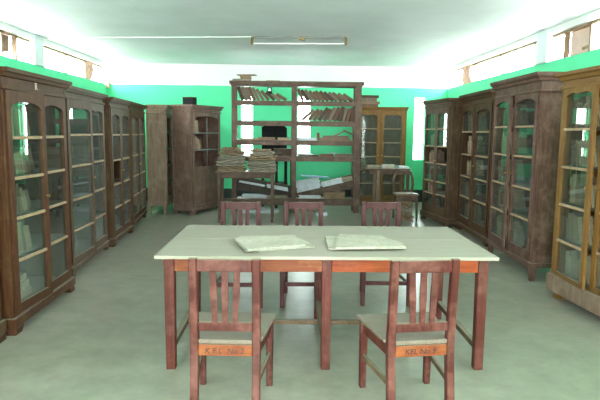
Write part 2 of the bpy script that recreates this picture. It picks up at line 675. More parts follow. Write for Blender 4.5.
# ------------------------------------------------------------------ cabinets
def arch_pts(x0, x1, ztop, zspring, style, n=14):
    """lower edge of a door's head board, left to right"""
    pts = []
    for i in range(n + 1):
        u = i / n
        x = x0 + (x1 - x0) * u
        if style == 'arch':
            z = zspring + (ztop - zspring) * max(0, math.sin(math.pi * u)) ** .5
        elif style == 'scallop':
            z = zspring + (ztop - zspring) * (.25 + .75 * abs(math.sin(math.pi * u * 2.0)) + .35 * max(0, 1 - abs(u - .5) / .12)) if 0 < u < 1 else zspring
        else:
            z = ztop
        pts.append((x, z))
    return pts


CAB = {}


def cabinet(label, P1, P2, H, depth, wood_m, z, style='arch', doors=2, missing=(), ajar=(0, 0), bars=4, base='plinth',
            bar_m='bar', cornice=.06, glass='glass', panel_from=None, name='glazed_cabinet', mullion=False, interior='inside',
            frieze_mark=None, books=None, nick='', stile=.062):
    """P1,P2: left and right front corners on the floor as one faces the cabinet.
    z: dict(base, door, glass, top, head, frieze) heights; bars: list of heights of the glazing bars"""
    dx, dy = P2[0] - P1[0], P2[1] - P1[1]
    Wd = math.hypot(dx, dy)
    ang = math.atan2(dy, dx)
    t = empty(name, ((P1[0] + P2[0]) / 2, (P1[1] + P2[1]) / 2, 0), ang)
    tag(t, label, 'cabinet', 'glazed book cabinets')
    wm = M[wood_m]
    h = Wd / 2
    zb, zd, zg, zt, zh, zf = z['base'], z['door'], z['glass'], z['top'], z['head'], z['frieze']
    # carcass: sides, back, top, floor
    b = MB()
    b.box(-h, -h + .025, .022, depth, zb, zf).box(h - .025, h, .022, depth, zb, zf)
    b.box(-h + .025, h - .025, depth - .015, depth, zb, zf)
    b.box(-h + .025, h - .025, .022, depth - .015, zb, zd - .005)
    b.box(-h + .025, h - .025, .022, depth - .015, zf - .02, zf)
    # face frame: outer stiles and the rail under the frieze
    b.box(-h, -h + .03, 0, .022, zb, zf).box(h - .03, h, 0, .022, zb, zf)
    b.build('carcass', wm, t, .004)
    MB().box(-h + .03, h - .03, 0, .022, zh, zf).build('frieze', wm, t, .003)
    MB().box(-h - .012, h + .012, -.018, depth, zh - .012, zh + .014).build('moulding', wm, t, .004)
    MB().box(-h + .03, h - .03, 0, .022, zb, zd - .004).build('bottom_rail', wm, t, .003)
    # cornice: stepped and overhanging at the front and sides
    b = MB()
    prof = [(0, zf), (.4, zf), (.55, zf + .03), (.85, zf + .045), (.85, zf + .06), (1, H - .03), (1, H), (0, H)]
    pf = [(-cornice * u, zz) for u, zz in prof]
    st = [(cornice * u, zz) for u, zz in prof]
    # mitred ring of three sides
    ring = []
    for u, zz in prof[1:]:
        o_ = cornice * u
        e_ = o_ * .5
        ring.append(((-h - e_, depth, zz), (-h - e_, -o_, zz), (h + e_, -o_, zz), (h + e_, depth, zz)))
    bm = b.bm
    rows = [[bm.verts.new(p) for p in r] for r in ring]
    for r0, r1 in zip(rows[:-1], rows[1:]):
        for i in range(3):
            bm.faces.new((r0[i], r0[i + 1], r1[i + 1], r1[i]))
        bm.faces.new((r0[3], r0[0], r1[0], r1[3]))
    bm.faces.new(rows[0][::-1])
    b.build('cornice', wm, t)
    # base
    if base == 'plinth':
        MB().box(-h - .02, h + .02, -.025, depth, .055, zb).build('plinth', wm, t, .006)
        for sx in (-1, 1):
            MB().prism([(sx * h, .055), (sx * (h - .13), .055), (sx * (h - .085), 0), (sx * (h + .012), 0)], 'y', -.02, .06).build('foot', wm, t, .006)
            MB().box(sx * h - (.07 if sx > 0 else 0), sx * h + (0 if sx > 0 else .07), depth - .07, depth, 0, .055).build('foot', wm, t)
    elif base == 'tall_plinth':
        MB().box(-h - .025, h + .025, -.03, depth, .075, zb).build('plinth', M['pale_brown'] if wood_m == 'ochre' else wm, t, .006)
        for sx in (-1, 1):
            for yy in (.03, depth - .09):
                MB().box(sx * (h - .05) - .04, sx * (h - .05) + .04, yy, yy + .07, 0, .075).build('foot', wm, t)
    else:
        MB().box(-h - .015, h + .015, -.018, depth, zb - .05, zb).build('plinth', wm, t, .005)
        MB().prism([(-h + .06, zb - .05), (-h + .06, zb - .075), (-h + .16, zb - .06), (h - .16, zb - .06), (h - .06, zb - .075), (h - .06, zb - .05)], 'y', .0, .02).build('skirt', wm, t)
        for sx in (-1, 1):
            for yy in (0, depth - .06):
                MB().taper((sx * (h - .03), yy + .03, 0), (sx * (h - .03), yy + .03, zb - .05), .045, .045, .06, .06).build('leg', wm, t, .004)
    # doors
    x0, x1 = -h + .032, h - .032
    dw = (x1 - x0) / doors
    bot = zg if panel_from is None else panel_from
    for j in range(doors):
        da, db = x0 + j * dw + .002, x0 + (j + 1) * dw - .002
        wd_ = db - da
        left_hinge = j == 0
        hx = da if left_hinge else db
        hinge = empty('door', (hx, 0, 0), 0)
        hinge.parent = t
        a_ = R(ajar[j]) if j < len(ajar) else 0
        hinge.rotation_euler = (0, 0, -a_ if left_hinge else a_)
        ox = 0 if left_hinge else -wd_
        l, r = ox, ox + wd_
        s = stile
        y0, y1 = -.012, .012
        b = MB()
        b.box(l, l + s, y0, y1, zd, zh - .014).box(r - s, r, y0, y1, zd, zh - .014)
        b.box(l + s, r - s, y0, y1, zd, zg)
        lo = arch_pts(l + s, r - s, zt, zt - (.05 if style == 'arch' else .032), style)
        pts = [(l + s, zh - .014)] + lo + [(r - s, zh - .014)]
        # head board in strips, so that the curved lower edge stays a clean mesh
        for (xa, za), (xb, zb2) in zip(lo[:-1], lo[1:]):
            b.prism([(xa, za), (xb, zb2), (xb, zh - .014), (xa, zh - .014)], 'y', y0, y1)
        if panel_from is not None:
            b.box(l + s, r - s, y0, y1, bot - .05, bot)
            b.box((l + r) / 2 - .025, (l + r) / 2 + .025, y0, y1, zg, bot - .05)
            b.box(l + s, r - s, y0 + .012, y1 - .004, zg, bot - .05)
        f = b.build('door_frame', wm, hinge)
        zz = [bot] + sorted(bars) + [zt]
        for v in zz[1:-1]:
            MB().box(l + s, r - s, -.012, .006, v - .011, v + .011).build('glazing_bar', M[bar_m], hinge, .002)
        if mullion:
            MB().box((l + r) / 2 - .01, (l + r) / 2 + .01, -.016, -.0125, bot, zt - .02).build('mullion', M[bar_m], hinge)
        rowsn = len(zz) - 1
        for q in range(rowsn):
            if (j, rowsn - 1 - q) in missing:       # rows counted from the top
                continue
            MB().box(l + s, r - s, .0065, .0105, zz[q], zz[q + 1]).build('pane', M[glass], hinge)
        kx = (r - s * .5) if left_hinge else (l + s * .5)
        MB().cyl((kx, -.012, (zd + zh) / 2), (kx, -.035, (zd + zh) / 2), .009, 10, .013).build('knob', M['brass'], hinge)
    # inner shelves in line with the bars
    lv = sorted(bars)
    for v in lv:
        MB().box(-h + .025, h - .025, .035, depth - .016, v - .011, v + .011).build('shelf', M[interior], t, .002)
    if frieze_mark:
        txt, fx, sz = frieze_mark
        lettering(txt, sz, M['chalk'], t, (fx, -.0012, (zh + zf) / 2 + .005), (math.pi / 2, 0, 0), 'painted_mark')
    # books inside, separate things
    mw = Matrix.Translation(t.location) @ Matrix.Rotation(ang, 4, 'Z')
    floors = [zd - .005] + [v + .011 for v in lv]
    if panel_from is not None:
        floors = [v + .011 for v in lv] + [bot + .0]
        floors = sorted(v + .011 for v in lv)
    tops = floors[1:] + [zh]
    order = list(range(len(floors)))
    for idx in order:
        rown = ORD[len(floors) - 1 - idx]
        zz0, zz1 = floors[idx], tops[idx]
        hmax = min(.33, zz1 - zz0 - .05)
        if books is None or books.get(len(floors) - 1 - idx, 'mix') == 'none':
            continue
        mode = books.get(len(floors) - 1 - idx, 'mix')
        nb = books.get('n', 4)
        specs = []
        a = R(rnd.uniform(3, 9))
        for q in range(nb):
            tk = rnd.uniform(.028, .062)
            specs.append((tk, hmax * rnd.uniform(.62, .95), a))
            a = min(R(38), a + R(rnd.uniform(0, 5)))
        start = -h + .05 + rnd.uniform(0, .08)
        rw = lean_row(specs, start, h - .06)
        place_row(mw, rw, .07, min(.2, depth - .12), zz0 + .001,
                  lambda od, c, rown=rown: '%s book from the left behind the %s shelf panes, %s' % (od, rown, nick),
                  'books in ' + nick, pick=(1, 5, 5, 2, 1, 5))
    CAB[nick] = t
    return t


Z = dict
B9 = Z(n=9)
# left row, from the camera onwards
cabinet('dark glazed cabinet at the left frame edge, only its base corner showing', (-2.03, 2.75), (-2.04, 4.0), 2.0, .42, 'brown',
        Z(base=.15, door=.17, glass=.24, top=1.73, head=1.845, frieze=1.93), 'arch', bars=[.55, .86, 1.17, 1.46], nick='the cabinet cut off at left')
cabinet('reddish brown arched cabinet nearest on the left, faded mark on its frieze', (-2.0, 4.09), (-2.015, 5.29), 1.965, .42, 'red_brown',
        Z(base=.13, door=.15, glass=.22, top=1.735, head=1.825, frieze=1.905), 'arch', bars=[.545, .865, 1.165, 1.465],
        frieze_mark=('R', -.02, .085), books={'n': 9, 4: 'none'}, ajar=(4.6, 0), nick='the reddish left cabinet')
cabinet('greyed brown scalloped cabinet, second in the left row', (-2.185, 5.72), (-2.275, 7.22), 1.965, .40, 'grey_brown',
        Z(base=.11, door=.13, glass=.20, top=1.755, head=1.855, frieze=1.91), 'scallop', bars=[.475, .80, 1.15, 1.475],
        books=dict(n=4), nick='the greyed left cabinet', glass='glass_thick', ajar=(4, 0))
cabinet('brown arched cabinet with a missing pane, third in the left row', (-2.235, 7.32), (-2.285, 8.42), 1.95, .40, 'brown',
        Z(base=.11, door=.13, glass=.20, top=1.735, head=1.83, frieze=1.89), 'arch', bars=[.5, .81, 1.13, 1.465],
        missing=((0, 2),), books=dict(n=4), nick='the third left cabinet', glass='glass_thick')
cabinet('dim brown cabinet at the far end of the left row, beside the pale side panel', (-2.30, 8.53), (-2.43, 9.92), 1.95, .40, 'brown',
        Z(base=.13, door=.15, glass=.22, top=1.735, head=1.83, frieze=1.89), 'arch', bars=[.52, .82, 1.14, 1.465], base='legs',
        nick='the fourth left cabinet', glass='glass_thick')
# the two at the back left
cabinet('cabinet turned away, showing a tall pale grey side panel in the back left corner', (-2.13, 10.2), (-2.10, 11.3), 1.99, .34, 'pale_brown',
        Z(base=.22, door=.24, glass=.32, top=1.76, head=1.84, frieze=1.90), 'plain', bars=[.6, .9, 1.2, 1.5], base='legs', cornice=.05,
        bar_m='grey_brown', missing=((0, 0), (0, 1), (0, 2), (0, 3), (0, 4)), nick='the turned cabinet')
cabinet('dusty mauve cabinet standing askew at back left, black openings above wooden panels', (-1.67, 10.2), (-1.24, 11.10), 2.0, .41, 'pink_brown',
        Z(base=.10, door=.12, glass=.16, top=1.80, head=1.88, frieze=1.92), 'arch', bars=[1.18, 1.49], panel_from=.87, cornice=.06,
        mullion=True, bar_m='metal', missing=((0, 0), (0, 1), (0, 2)), books=dict(n=6), nick='the askew cabinet', doors=1)
# back right
cabinet('light ochre brown two-door cabinet by the far green wall', (1.47, 11.7), (2.56, 11.72), 2.06, .36, 'ochre',
        Z(base=.11, door=.13, glass=.21, top=1.90, head=1.99, frieze=2.0), 'scallop', bars=[.47, .757, 1.03, 1.32, 1.61], cornice=.05,
        books=dict(n=3), nick='the far ochre cabinet', glass='glass_thick', stile=.075)
# right row, from far to near
cabinet('greyish brown scalloped cabinet at the far end of the right row, panes missing', (2.505, 9.98), (2.665, 8.94), 2.09, .36, 'grey_brown',
        Z(base=.15, door=.17, glass=.30, top=1.86, head=1.97, frieze=2.02), 'scallop', bars=[.50, .715, 1.02, 1.31, 1.60],
        missing=((0, 2), (1, 2), (0, 4)), books=dict(n=4), nick='the farthest right cabinet', stile=.05)
cabinet('brown cabinet with broken left door panes, third from the camera on the right', (2.825, 8.89), (2.775, 7.43), 2.12, .38, 'brown',
        Z(base=.12, door=.16, glass=.25, top=1.87, head=1.96, frieze=2.03), 'arch', bars=[.56, .875, 1.21, 1.555], ajar=(1.5, 0),
        missing=((0, 1), (0, 2)), books=dict(n=6), nick='the broken pane cabinet')
cabinet('dusty mauve brown arched cabinet on short legs, its left door ajar', (2.60, 6.93), (2.575, 5.63), 2.15, .42, 'dust_brown',
        Z(base=.20, door=.215, glass=.315, top=1.905, head=1.965, frieze=2.065), 'arch', bars=[.63, .955, 1.29, 1.61], ajar=(3.5, 0), base='legs',
        books=dict(n=7), nick='the dusty right cabinet')
cabinet('ochre scalloped cabinet nearest on the right, on a pale plinth, painted number above', (2.53, 5.10), (2.60, 3.86), 2.08, .42, 'ochre',
        Z(base=.235, door=.245, glass=.28, top=1.89, head=1.945, frieze=2.01), 'scallop', bars=[.57, .90, 1.24, 1.575], base='tall_plinth',
        missing=((1, 2),), frieze_mark=('80', .02, .085), books=dict(n=8), ajar=(5.5, 0), nick='the ochre right cabinet', stile=.058)


# flat books on the bottom board of the reddish cabinet
zq = .146
for i, (y_, w_, t_) in enumerate([(4.18, .34, .06), (4.20, .32, .055), (4.19, .33, .06), (4.22, .29, .05)]):
    m_ = Matrix.Translation((-2.06, y_, zq)) @ Matrix.Rotation(math.pi / 2 + R(i * 3 - 4), 4, 'Z') @ Matrix.Rotation(math.pi / 2, 4, 'Y') @ Matrix.Translation((-t_, 0, 0))
    put_book(m_, (t_, .22, w_), '%s flat book of the pale pile low inside the reddish left cabinet' % ['lowest', 'second', 'third', 'topmost'][i],
             'flat books in the reddish left cabinet', 5)
    zq += t_ + .001


# ------------------------------------------------------------------ reading table
t = empty('reading_table', (.285, 3.99, 0), R(-.6))
TW, TD = 2.155, 1.155
hx, hy = TW / 2, TD / 2
b = MB().box(-hx, hx, -hy, -.003, .738, .76).box(-hx, hx, .003, hy, .738, .76)
b.build('tabletop', M['tabletop'], t, .003)
for y in (-hy + .06, hy - .06):
    for xa, xb in ((-hx + .115, -.065 / 2), (.065 / 2, hx - .115)):
        MB().box(xa, xb, y - .0125, y + .0125, .65, .738).build('apron', M['apron'] if xa > 0 else M['rail_orange'], t, .002)
for x in (-hx + .08, hx - .08):
    MB().box(x - .0125, x + .0125, -hy + .115, hy - .115, .65, .738).build('apron', M['table_leg'], t, .002)
for x in (-hx + .08, 0, hx - .08):
    for y in (-hy + .08, hy - .08):
        MB().taper((x, y, 0), (x, y, .738), .058, .058, .066, .066).build('leg', M['table_leg'], t, .004)
    MB().box(x - .02, x + .02, -hy + .11, hy - .11, .12, .16).build('stretcher', M['stretcher'], t, .003)
for xa, xb in ((-hx + .10, -.02), (.02, hx - .10)):
    MB().box(xa, xb, -.02, .02, .125, .155).build('stretcher', M['stretcher'], t, .003)
tag(t, 'long dust covered reading table with red apron and six maroon legs', 'table')


# ------------------------------------------------------------------ chairs
def slat_prism(b, x, y0, y1, z0, z1, lean):
    """a slim splat with a gently waved outline"""
    prof = [(0, .0145), (.15, .015), (.35, .0165), (.5, .0185), (.65, .018), (.8, .0165), (1, .0175)]
    pts = [(x - w + lean * u, z0 + (z1 - z0) * u) for u, w in prof]
    pts += [(x + w + lean * u, z0 + (z1 - z0) * u) for u, w in reversed(prof)]
    b.prism(pts, 'y', y0, y1)


def make_chair(main, text=None):
    """faces +y; its back stands at y = 0"""
    t = empty('dining_chair')
    wr, wf, D = .185, .225, .42             # half widths at back and front, depth
    for s in (-1, 1):
        b = MB()
        x = s * (wr - .021)
        pts = [(-.065, 0), (-.020, 0), (.0225, .36), (.0225, .46), (-.012, .88), (-.047, .88), (-.0225, .46), (-.0225, .36)]
        b.prism(pts, 'x', x - .021, x + .021)
        b.build('leg', main, t, .004)
        MB().taper((s * (wf - .022), D - .022, 0), (s * (wf - .022), D - .022, .415), .036, .036, .044, .044).build('leg', main, t, .004)
    # the back is raked: y as a function of height
    def yb(zz):
        return -.0295 * (zz - .46) / .42
    for nm, z0, z1, mt in (('top_rail', .812, .876, main), ('back_rail', .487, .535, main)):
        m_ = Matrix.Translation((0, yb((z0 + z1) / 2), 0))
        MB().box(-wr + .042, wr - .042, -.014, .010, z0, z1, m_).build(nm, mt, t, .003)
    for i in (-1, 0, 1):
        b = MB()
        y = yb(.67)
        slat_prism(b, i * .052, y - .006, y + .006, .53, .815, i * .012)
        b.build('slat', main, t)
    # seat: a tapered board cut round the rear posts
    MB().prism([(-wr + .043, -.02), (wr - .043, -.02), (wr - .043, .024), (wr + .008, .024), (wf + .014, D + .02), (-wf - .014, D + .02),
                (-wr - .008, .024), (-wr + .043, .024)], 'z', .418, .441).build('seat', M['seat'], t, .004)
    ra = MB().box(-wr + .043, wr - .043, -.018, .006, .352, .414).build('rear_rail', M['rail_orange'], t, .003)
    MB().box(-wf + .045, wf - .045, D - .036, D - .012, .352, .414).build('front_rail', main, t, .003)
    for s in (-1, 1):
        MB().bar((s * (wr - .015), .024, .383), (s * (wf - .018), D - .046, .383), .02, .062).build('side_rail', main, t, .002)
        MB().bar((s * (wr - .02), -.01, .20), (s * (wf - .022), D - .042, .20), .018, .032).build('stretcher', M['stretcher'], t, .002)
    if not text:
        MB().box(-wf + .044, wf - .044, D - .032, D - .012, .19, .225).build('stretcher', main, t, .002)
    if text:
        lettering(text, .043, M['ink'], ra, (-.005, -.0187, .380), (math.pi / 2, 0, 0), shear=.15)
    return t


near = make_chair(M['chair'], 'K F L  No 2')
near.location = (-.300, 2.86, 0)
near.rotation_euler[2] = R(-3)
tag(near, 'worn maroon wooden chair at front left of the table, marked No 2', 'chair', 'chairs round the reading table')
ch = make_chair(M['chair'], 'KFL No 9')
ch.location = (.735, 2.85, 0)
ch.rotation_euler[2] = R(7)
tag(ch, 'worn maroon wooden chair at front right of the table, marked No 9', 'chair', 'chairs round the reading table')
far = make_chair(M['chair_far'])
for i, (x, y, a, where) in enumerate([(-.395, 5.15, 180, 'left'), (.19, 5.17, 181, 'middle'), (.928, 5.21, 178, 'right')]):
    c = far if i == 0 else copy_tree(far)
    c.location = (x, y, 0)
    c.rotation_euler[2] = R(a)
    tag(c, '%s chair of the three dusty maroon chairs behind the reading table' % ('%smost' % where if where != 'middle' else where), 'chair',
        'chairs round the reading table')

# ------------------------------------------------------------------ newspapers on the table


def sheet_stack(name, poly, z0, layers, jitter, mat, label, cat, dz=.004, group=None, fold=True, seed=1):
    r = random.Random(seed)
    b = MB()
    zc = z0
    cx = sum(p[0] for p in poly) / len(poly)
    cy = sum(p[1] for p in poly) / len(poly)
    for q in range(layers):
        ox, oy, an = r.uniform(-jitter, jitter), r.uniform(-jitter, jitter), r.uniform(-.02, .02) * (jitter > 0)
        pts = []
        n = len(poly)
        for e in range(n):
            p, p2 = poly[e], poly[(e + 1) % n]
            for u in (0, .25, .5, .75):
                x = p[0] + (p2[0] - p[0]) * u - cx + r.uniform(-.004, .004)
                y = p[1] + (p2[1] - p[1]) * u - cy + r.uniform(-.004, .004)
                pts.append((cx + x * math.cos(an) - y * math.sin(an) + ox, cy + x * math.sin(an) + y * math.cos(an) + oy))
        A = [b.bm.verts.new((x, y, zc + .0003)) for x, y in pts]
        B = [b.bm.verts.new((x, y, zc + dz + r.uniform(0, .0015))) for x, y in pts]
        ca = b.bm.verts.new((cx + ox, cy + oy, zc + dz + .002))
        b.bm.faces.new(A[::-1])
        m = len(pts)
        for e in range(m):
            b.bm.faces.new((A[e], A[(e + 1) % m], B[(e + 1) % m], B[e]))
            b.bm.faces.new((B[e], B[(e + 1) % m], ca))
        zc += dz + .0022
    o = b.build(name, mat)
    tag(o, label, cat, group)
    return o, zc


_, z = sheet_stack('newspaper', [(-.16, 3.545), (.215, 3.685), (.12, 3.985), (-.25, 3.85)], .7605, 2, .003, M['newsprint'],
                   'lower newspaper whose corner peeks out right of the left folded newspaper', 'newspaper', .003, 'newspapers on the table', seed=3)
sheet_stack('newspaper', [(-.228, 3.497), (.15, 3.655), (.082, 4.01), (-.09, 3.975), (-.30, 3.955), (-.335, 3.855)], z + .002, 3, .004, M['newsprint'],
            'yellowed folded newspaper lying at the left of the table top', 'newspaper', .003, 'newspapers on the table', seed=4)
_, z = sheet_stack('newspaper', [(.30, 3.62), (.76, 3.66), (.84, 3.79), (.75, 3.99), (.305, 4.07)], .7605, 2, .004, M['newsprint'],
                   'lower newspaper sticking out left and right under the right newspaper', 'newspaper', .0035, 'newspapers on the table', seed=5)
sheet_stack('newspaper', [(.335, 3.565), (.805, 3.59), (.72, 3.98), (.42, 4.05)], z + .002, 3, .004, M['newsprint'],
            'yellowed newspaper lying on top at the right of the table top', 'newspaper', .0035, 'newspapers on the table', seed=6)

# ------------------------------------------------------------------ open bookcase
BY, BD = 10.57, .34
t = empty('open_bookcase', (.237, BY, 0))
bx0, bx1 = -.975 - .237, 1.45 - .237
for x0, x1, nm in ((bx0, bx0 + .085, 0), (.145 - .237, .24 - .237, 1), (bx1 - .115, bx1, 2)):
    MB().box(x0, x1, 0, .05, 0, 2.372).box(x0, x1, BD - .05, BD, 0, 2.372).box(x0 + .02, x1 - .02, .05, BD - .05, 0.05, .12) \
        .box(x0 + .02, x1 - .02, .05, BD - .05, 2.0, 2.09).build('upright', M['post_wood'], t, .003)
MB().box(bx0 - .035, bx1 + .035, -.035, BD + .03, 2.40, 2.46).box(bx0 - .01, bx1 + .01, -.01, BD, 2.372, 2.40).build('cornice', M['shelf_wood'], t, .005)
SH = [(2.012, 2.10), (1.635, 1.73), (1.278, 1.372), (.975, 1.068)]
lx0, lx1 = bx0 + .085, .145 - .237
rx0, rx1 = .24 - .237, bx1 - .115
for z0, z1 in SH:
    for xa, xb in ((lx0, lx1), (rx0, rx1)):
        MB().box(xa, xb, .004, .026, z0, z1).box(xa, xb, .026, BD - .004, z1 - .022, z1).build('shelf', M['shelf_wood'], t, .003)
for xa, xb in ((lx0, lx1), (rx0, rx1)):
    MB().box(xa, xb, .004, .026, .14, .27).box(xa, xb, .026, BD - .004, .248, .27).build('shelf', M['shelf_wood'], t, .003)
# two fallen boards
MB().bar((rx0 + .002, .14, .345), (rx1 - .002, .14, .60), .26, .035, up=(0, 1, 0)).build('fallen_shelf', M['shelf_wood'], t, .003)
MB().bar((lx0 + .002, .14, .56), (lx1 - .002, .14, .37), .26, .035, up=(0, 1, 0)).build('fallen_shelf', M['inside'], t, .003)
tag(t, 'tall open wooden bookcase with two bays and sagging lower shelves, before the green wall', 'bookcase')

MWB = Matrix.Translation((.237, BY, 0))
# top shelf, left bay: leaning left, lower and flatter to the right
sp = [(.06, .26, R(20)), (.065, .255, R(21)), (.055, .25, R(22)), (.06, .26, R(24)), (.055, .25, R(27)), (.055, .235, R(32)),
      (.055, .215, R(40)), (.05, .21, R(48)), (.045, .20, R(55)), (.05, .22, R(61)), (.045, .22, R(66))]
place_row(MWB, lean_row(sp, lx0 + .005, lx1), .05, .24, 2.101,
          lambda od, c: '%s leaning book from the left, top shelf of the open bookcase, left bay' % od, 'books on the top shelf, left bay')
sp = [(.045, .24, R(24))] + [(rnd.uniform(.042, .056), rnd.uniform(.21, .25), R(34 + i * 2.3)) for i in range(13)]
place_row(MWB, lean_row(sp, rx0 + .005, rx1), .05, .24, 2.101,
          lambda od, c: '%s leaning book from the left, top shelf of the open bookcase, right bay' % od, 'books on the top shelf, right bay')
# second shelf, right bay: leaning right, upright at the right end
sp = [(rnd.uniform(.050, .066), rnd.uniform(.24, .285), R(5 + i * 4.4)) for i in range(14)]
place_row(MWB, lean_row(sp, -rx1 + .005, -rx0), .05, .24, 1.731,
          lambda od, c: '%s slanting book from the left, second shelf of the open bookcase, right bay' % od, 'books on the second shelf, right bay', mirror=0)


def flat_book(x, y, z, w, d, t_, rot, label, group, ci, m0=MWB):
    m = m0 @ Matrix.Translation((x, y, z)) @ Matrix.Rotation(R(rot), 4, 'Z') @ Matrix.Rotation(math.pi / 2, 4, 'Y') @ Matrix.Translation((-t_, 0, 0))
    put_book(m, (t_, d, w), label, group, ci)


G3, G4 = 'flat books on the third shelf', 'flat books on the fourth shelf'
flat_book(lx0 + .08, .06, 1.373, .34, .22, .035, 2, 'pale thin book lying near the left end of the third shelf, left bay', G3, 5)
flat_book(-.72, .05, 1.373, .32, .23, .05, -1, 'tan thick book lying mid third shelf before the black chair back', G3, 1)
flat_book(-.35, .05, 1.373, .22, .23, .045, 2, 'pale book lying against the centre post on the third shelf, left bay', G3, 5)
for i, (x, w_, t_, c) in enumerate([(.42, .60, .05, 1), (.50, .50, .04, 2)]):
    flat_book(x, .05, 1.373 + i * .052, w_, .23, t_, 1 - i * 3, ['lower', 'upper'][i] + ' of two long flat tan books, third shelf of the bookcase, right bay', G3, c)
put_book(MWB @ Matrix.Translation((.40, .05, 1.375)) @ Matrix.Rotation(R(-6), 4, 'Y'), (.05, .2, .14),
         'small upright brown book beside the white papers, third shelf, right bay', G3, 0)
put_book(MWB @ Matrix.Translation((.72, .05, 1.47)) @ Matrix.Rotation(R(64), 4, 'Y'), (.022, .22, .20),
         'left half of the tent of two thin books, third shelf, right bay', G3, 2)
put_book(MWB @ Matrix.Translation((1.065, .05, 1.485)) @ Matrix.Rotation(R(-66), 4, 'Y'), (.022, .22, .19),
         'right half of the tent of two thin books, third shelf, right bay', G3, 0)
for i, (x, w_, t_, c, lb) in enumerate([(rx0 + .03, .40, .03, 4, 'dark thin book lying at the left end of the fourth shelf, right bay'),
                                        (rx0 + .46, .25, .045, 0, 'brown book lying mid fourth shelf, right bay'),
                                        (rx0 + .75, .30, .05, 2, 'grey brown book lying near the right end of the fourth shelf, right bay'),
                                        (lx1 - .48, .30, .05, 4, 'dark book lying at the right end of the fourth shelf, left bay')]):
    flat_book(x, .05, 1.069, w_, .22, t_, rnd.uniform(-3, 3), lb, G4, c)


def rect(cx, cy, w, d, a):
    c, s = math.cos(R(a)), math.sin(R(a))
    return [(cx + x * c - y * s, cy + x * s + y * c) for x, y in ((-w / 2, -d / 2), (w / 2, -d / 2), (w / 2, d / 2), (-w / 2, d / 2))]


sheet_stack('paper_stack', rect(.43, BY + .17, .36, .26, 4), 1.373, 5, .012, M['white_paper'],
            'white papers lying at the left of the third bookcase shelf, right bay', 'papers', .008, 'loose papers on the bookcase', seed=11)
sheet_stack('paper_stack', rect(.40, BY + .17, .30, .26, -3), 1.10, 3, .01, M['white_paper'],
            'thin white papers on the fourth bookcase shelf, right bay', 'papers', .006, 'loose papers on the bookcase', seed=12)
sheet_stack('paper_stack', rect(.95, BY + .16, .10, .2, 8), 1.124, 2, .01, M['white_paper'],
            'small white card between the books of the fourth shelf, right bay', 'papers', .006, 'loose papers on the bookcase', seed=13)


def tilted_stack(x, y, z, w, d, layers, dz, tilt, mat, label, seed, jit=.02, rz=0, group='newspaper bundles on the fallen boards', rx=0):
    o, h_ = sheet_stack('newspaper_bundle', rect(0, 0, w, d, 0), 0, layers, jit, mat, label, 'newspapers', dz, group, seed=seed)
    o.location = (x, y, z)
    o.rotation_euler = (R(rx), R(tilt), R(rz))
    return o


AT = -13.0
fz = lambda x: .345 + (x - (rx0 + .237)) / (rx1 - rx0) * .255 + .022
tilted_stack(.49, BY + .13, fz(.49) + .004, .44, .24, 15, .0115, AT, M['white_paper'], 'white newspaper bundle on the fallen board, right bay, left end', 21)
tilted_stack(.93, BY + .14, fz(.93) + .004, .40, .24, 8, .010, AT, M['white_paper'], 'flatter white newspaper bundle in the middle of the fallen board, right bay', 22)
tilted_stack(.60, BY + .13, fz(.60) + .225, .52, .24, 2, .007, 3, M['blue_paper'], 'blue printed sheets across the top of the white bundles, right bay', 23)
tilted_stack(1.22, BY + .15, fz(1.22) + .004, .20, .24, 4, .02, AT, M['grey_paper'], 'grey paper bundle at the right end of the fallen board', 24)
gz = lambda x: .56 - (x - (lx0 + .237)) / (lx1 - lx0) * .19 + .022
tilted_stack(-.60, BY + .12, gz(-.60) + .004, .48, .28, 3, .008, 10, M['white_paper'], 'white sheets on the fallen board, left bay, left end', 25)
tilted_stack(-.12, BY + .13, gz(-.12) + .004, .40, .28, 5, .010, 10, M['white_paper'], 'white sheets on the fallen board, left bay, right end', 26)
for i, (x, w_, mt, lb) in enumerate([(-.55, .45, 'white_paper', 'white paper pile on the lowest bookcase shelf, left bay, left side'),
                                     (-.10, .35, 'grey_paper', 'grey paper pile on the lowest bookcase shelf, left bay, right side'),
                                     (.50, .40, 'white_paper', 'white paper pile on the lowest bookcase shelf, right bay, left side'),
                                     (.98, .40, 'old_paper', 'brown paper pile on the lowest bookcase shelf, right bay, right side')]):
    sheet_stack('paper_pile', rect(x, BY + .16, w_, .26, rnd.uniform(-6, 6)), .271, 4 if i < 3 else 8, .02, M[mt], lb, 'papers', .012, 'papers on the lowest shelf', seed=30 + i)
sheet_stack('paper_pile', rect(-.45, BY + .12, .7, .3, 3), .0, 4, .03, M['white_paper'], 'white sheets on the floor under the bookcase, left bay', 'papers', .010, seed=41)
sheet_stack('paper_pile', rect(.55, BY + .10, .5, .3, -4), .0, 3, .03, M['grey_paper'], 'grey sheets on the floor under the bookcase, right bay', 'papers', .010, seed=42)
o = MB().cyl((.60, 10.10, .035), (.80, 10.17, .035), .035, 14).build('paper_roll', M['white_paper'])
tag(o, 'small white paper roll on the floor before the bookcase', 'paper roll')
# on top of the bookcase
sheet_stack('paper_pile', rect(-.80, BY + .15, .34, .24, 5), 2.461, 3, .015, M['grey_paper'], 'flat grey papers at the left end of the bookcase top', 'papers', .010, seed=51)
o, _ = sheet_stack('paper_pile', rect(-.72, BY + .15, .18, .2, 12), 2.503, 3, .01, M['old_paper'], 'short thick brown bundle on the grey papers on the bookcase', 'papers', .018, seed=52)
sheet_stack('paper_pile', rect(-.70, BY + .15, .36, .22, -8), 2.572, 1, .01, M['old_paper'], 'curled brown sheet topping the bundle on the bookcase', 'papers', .010, seed=53)
sheet_stack('paper_pile', rect(-.22, BY + .15, .25, .22, 2), 2.461, 1, .01, M['old_paper'], 'thin brown folder lying alone on the bookcase top', 'folder', .014, seed=54)

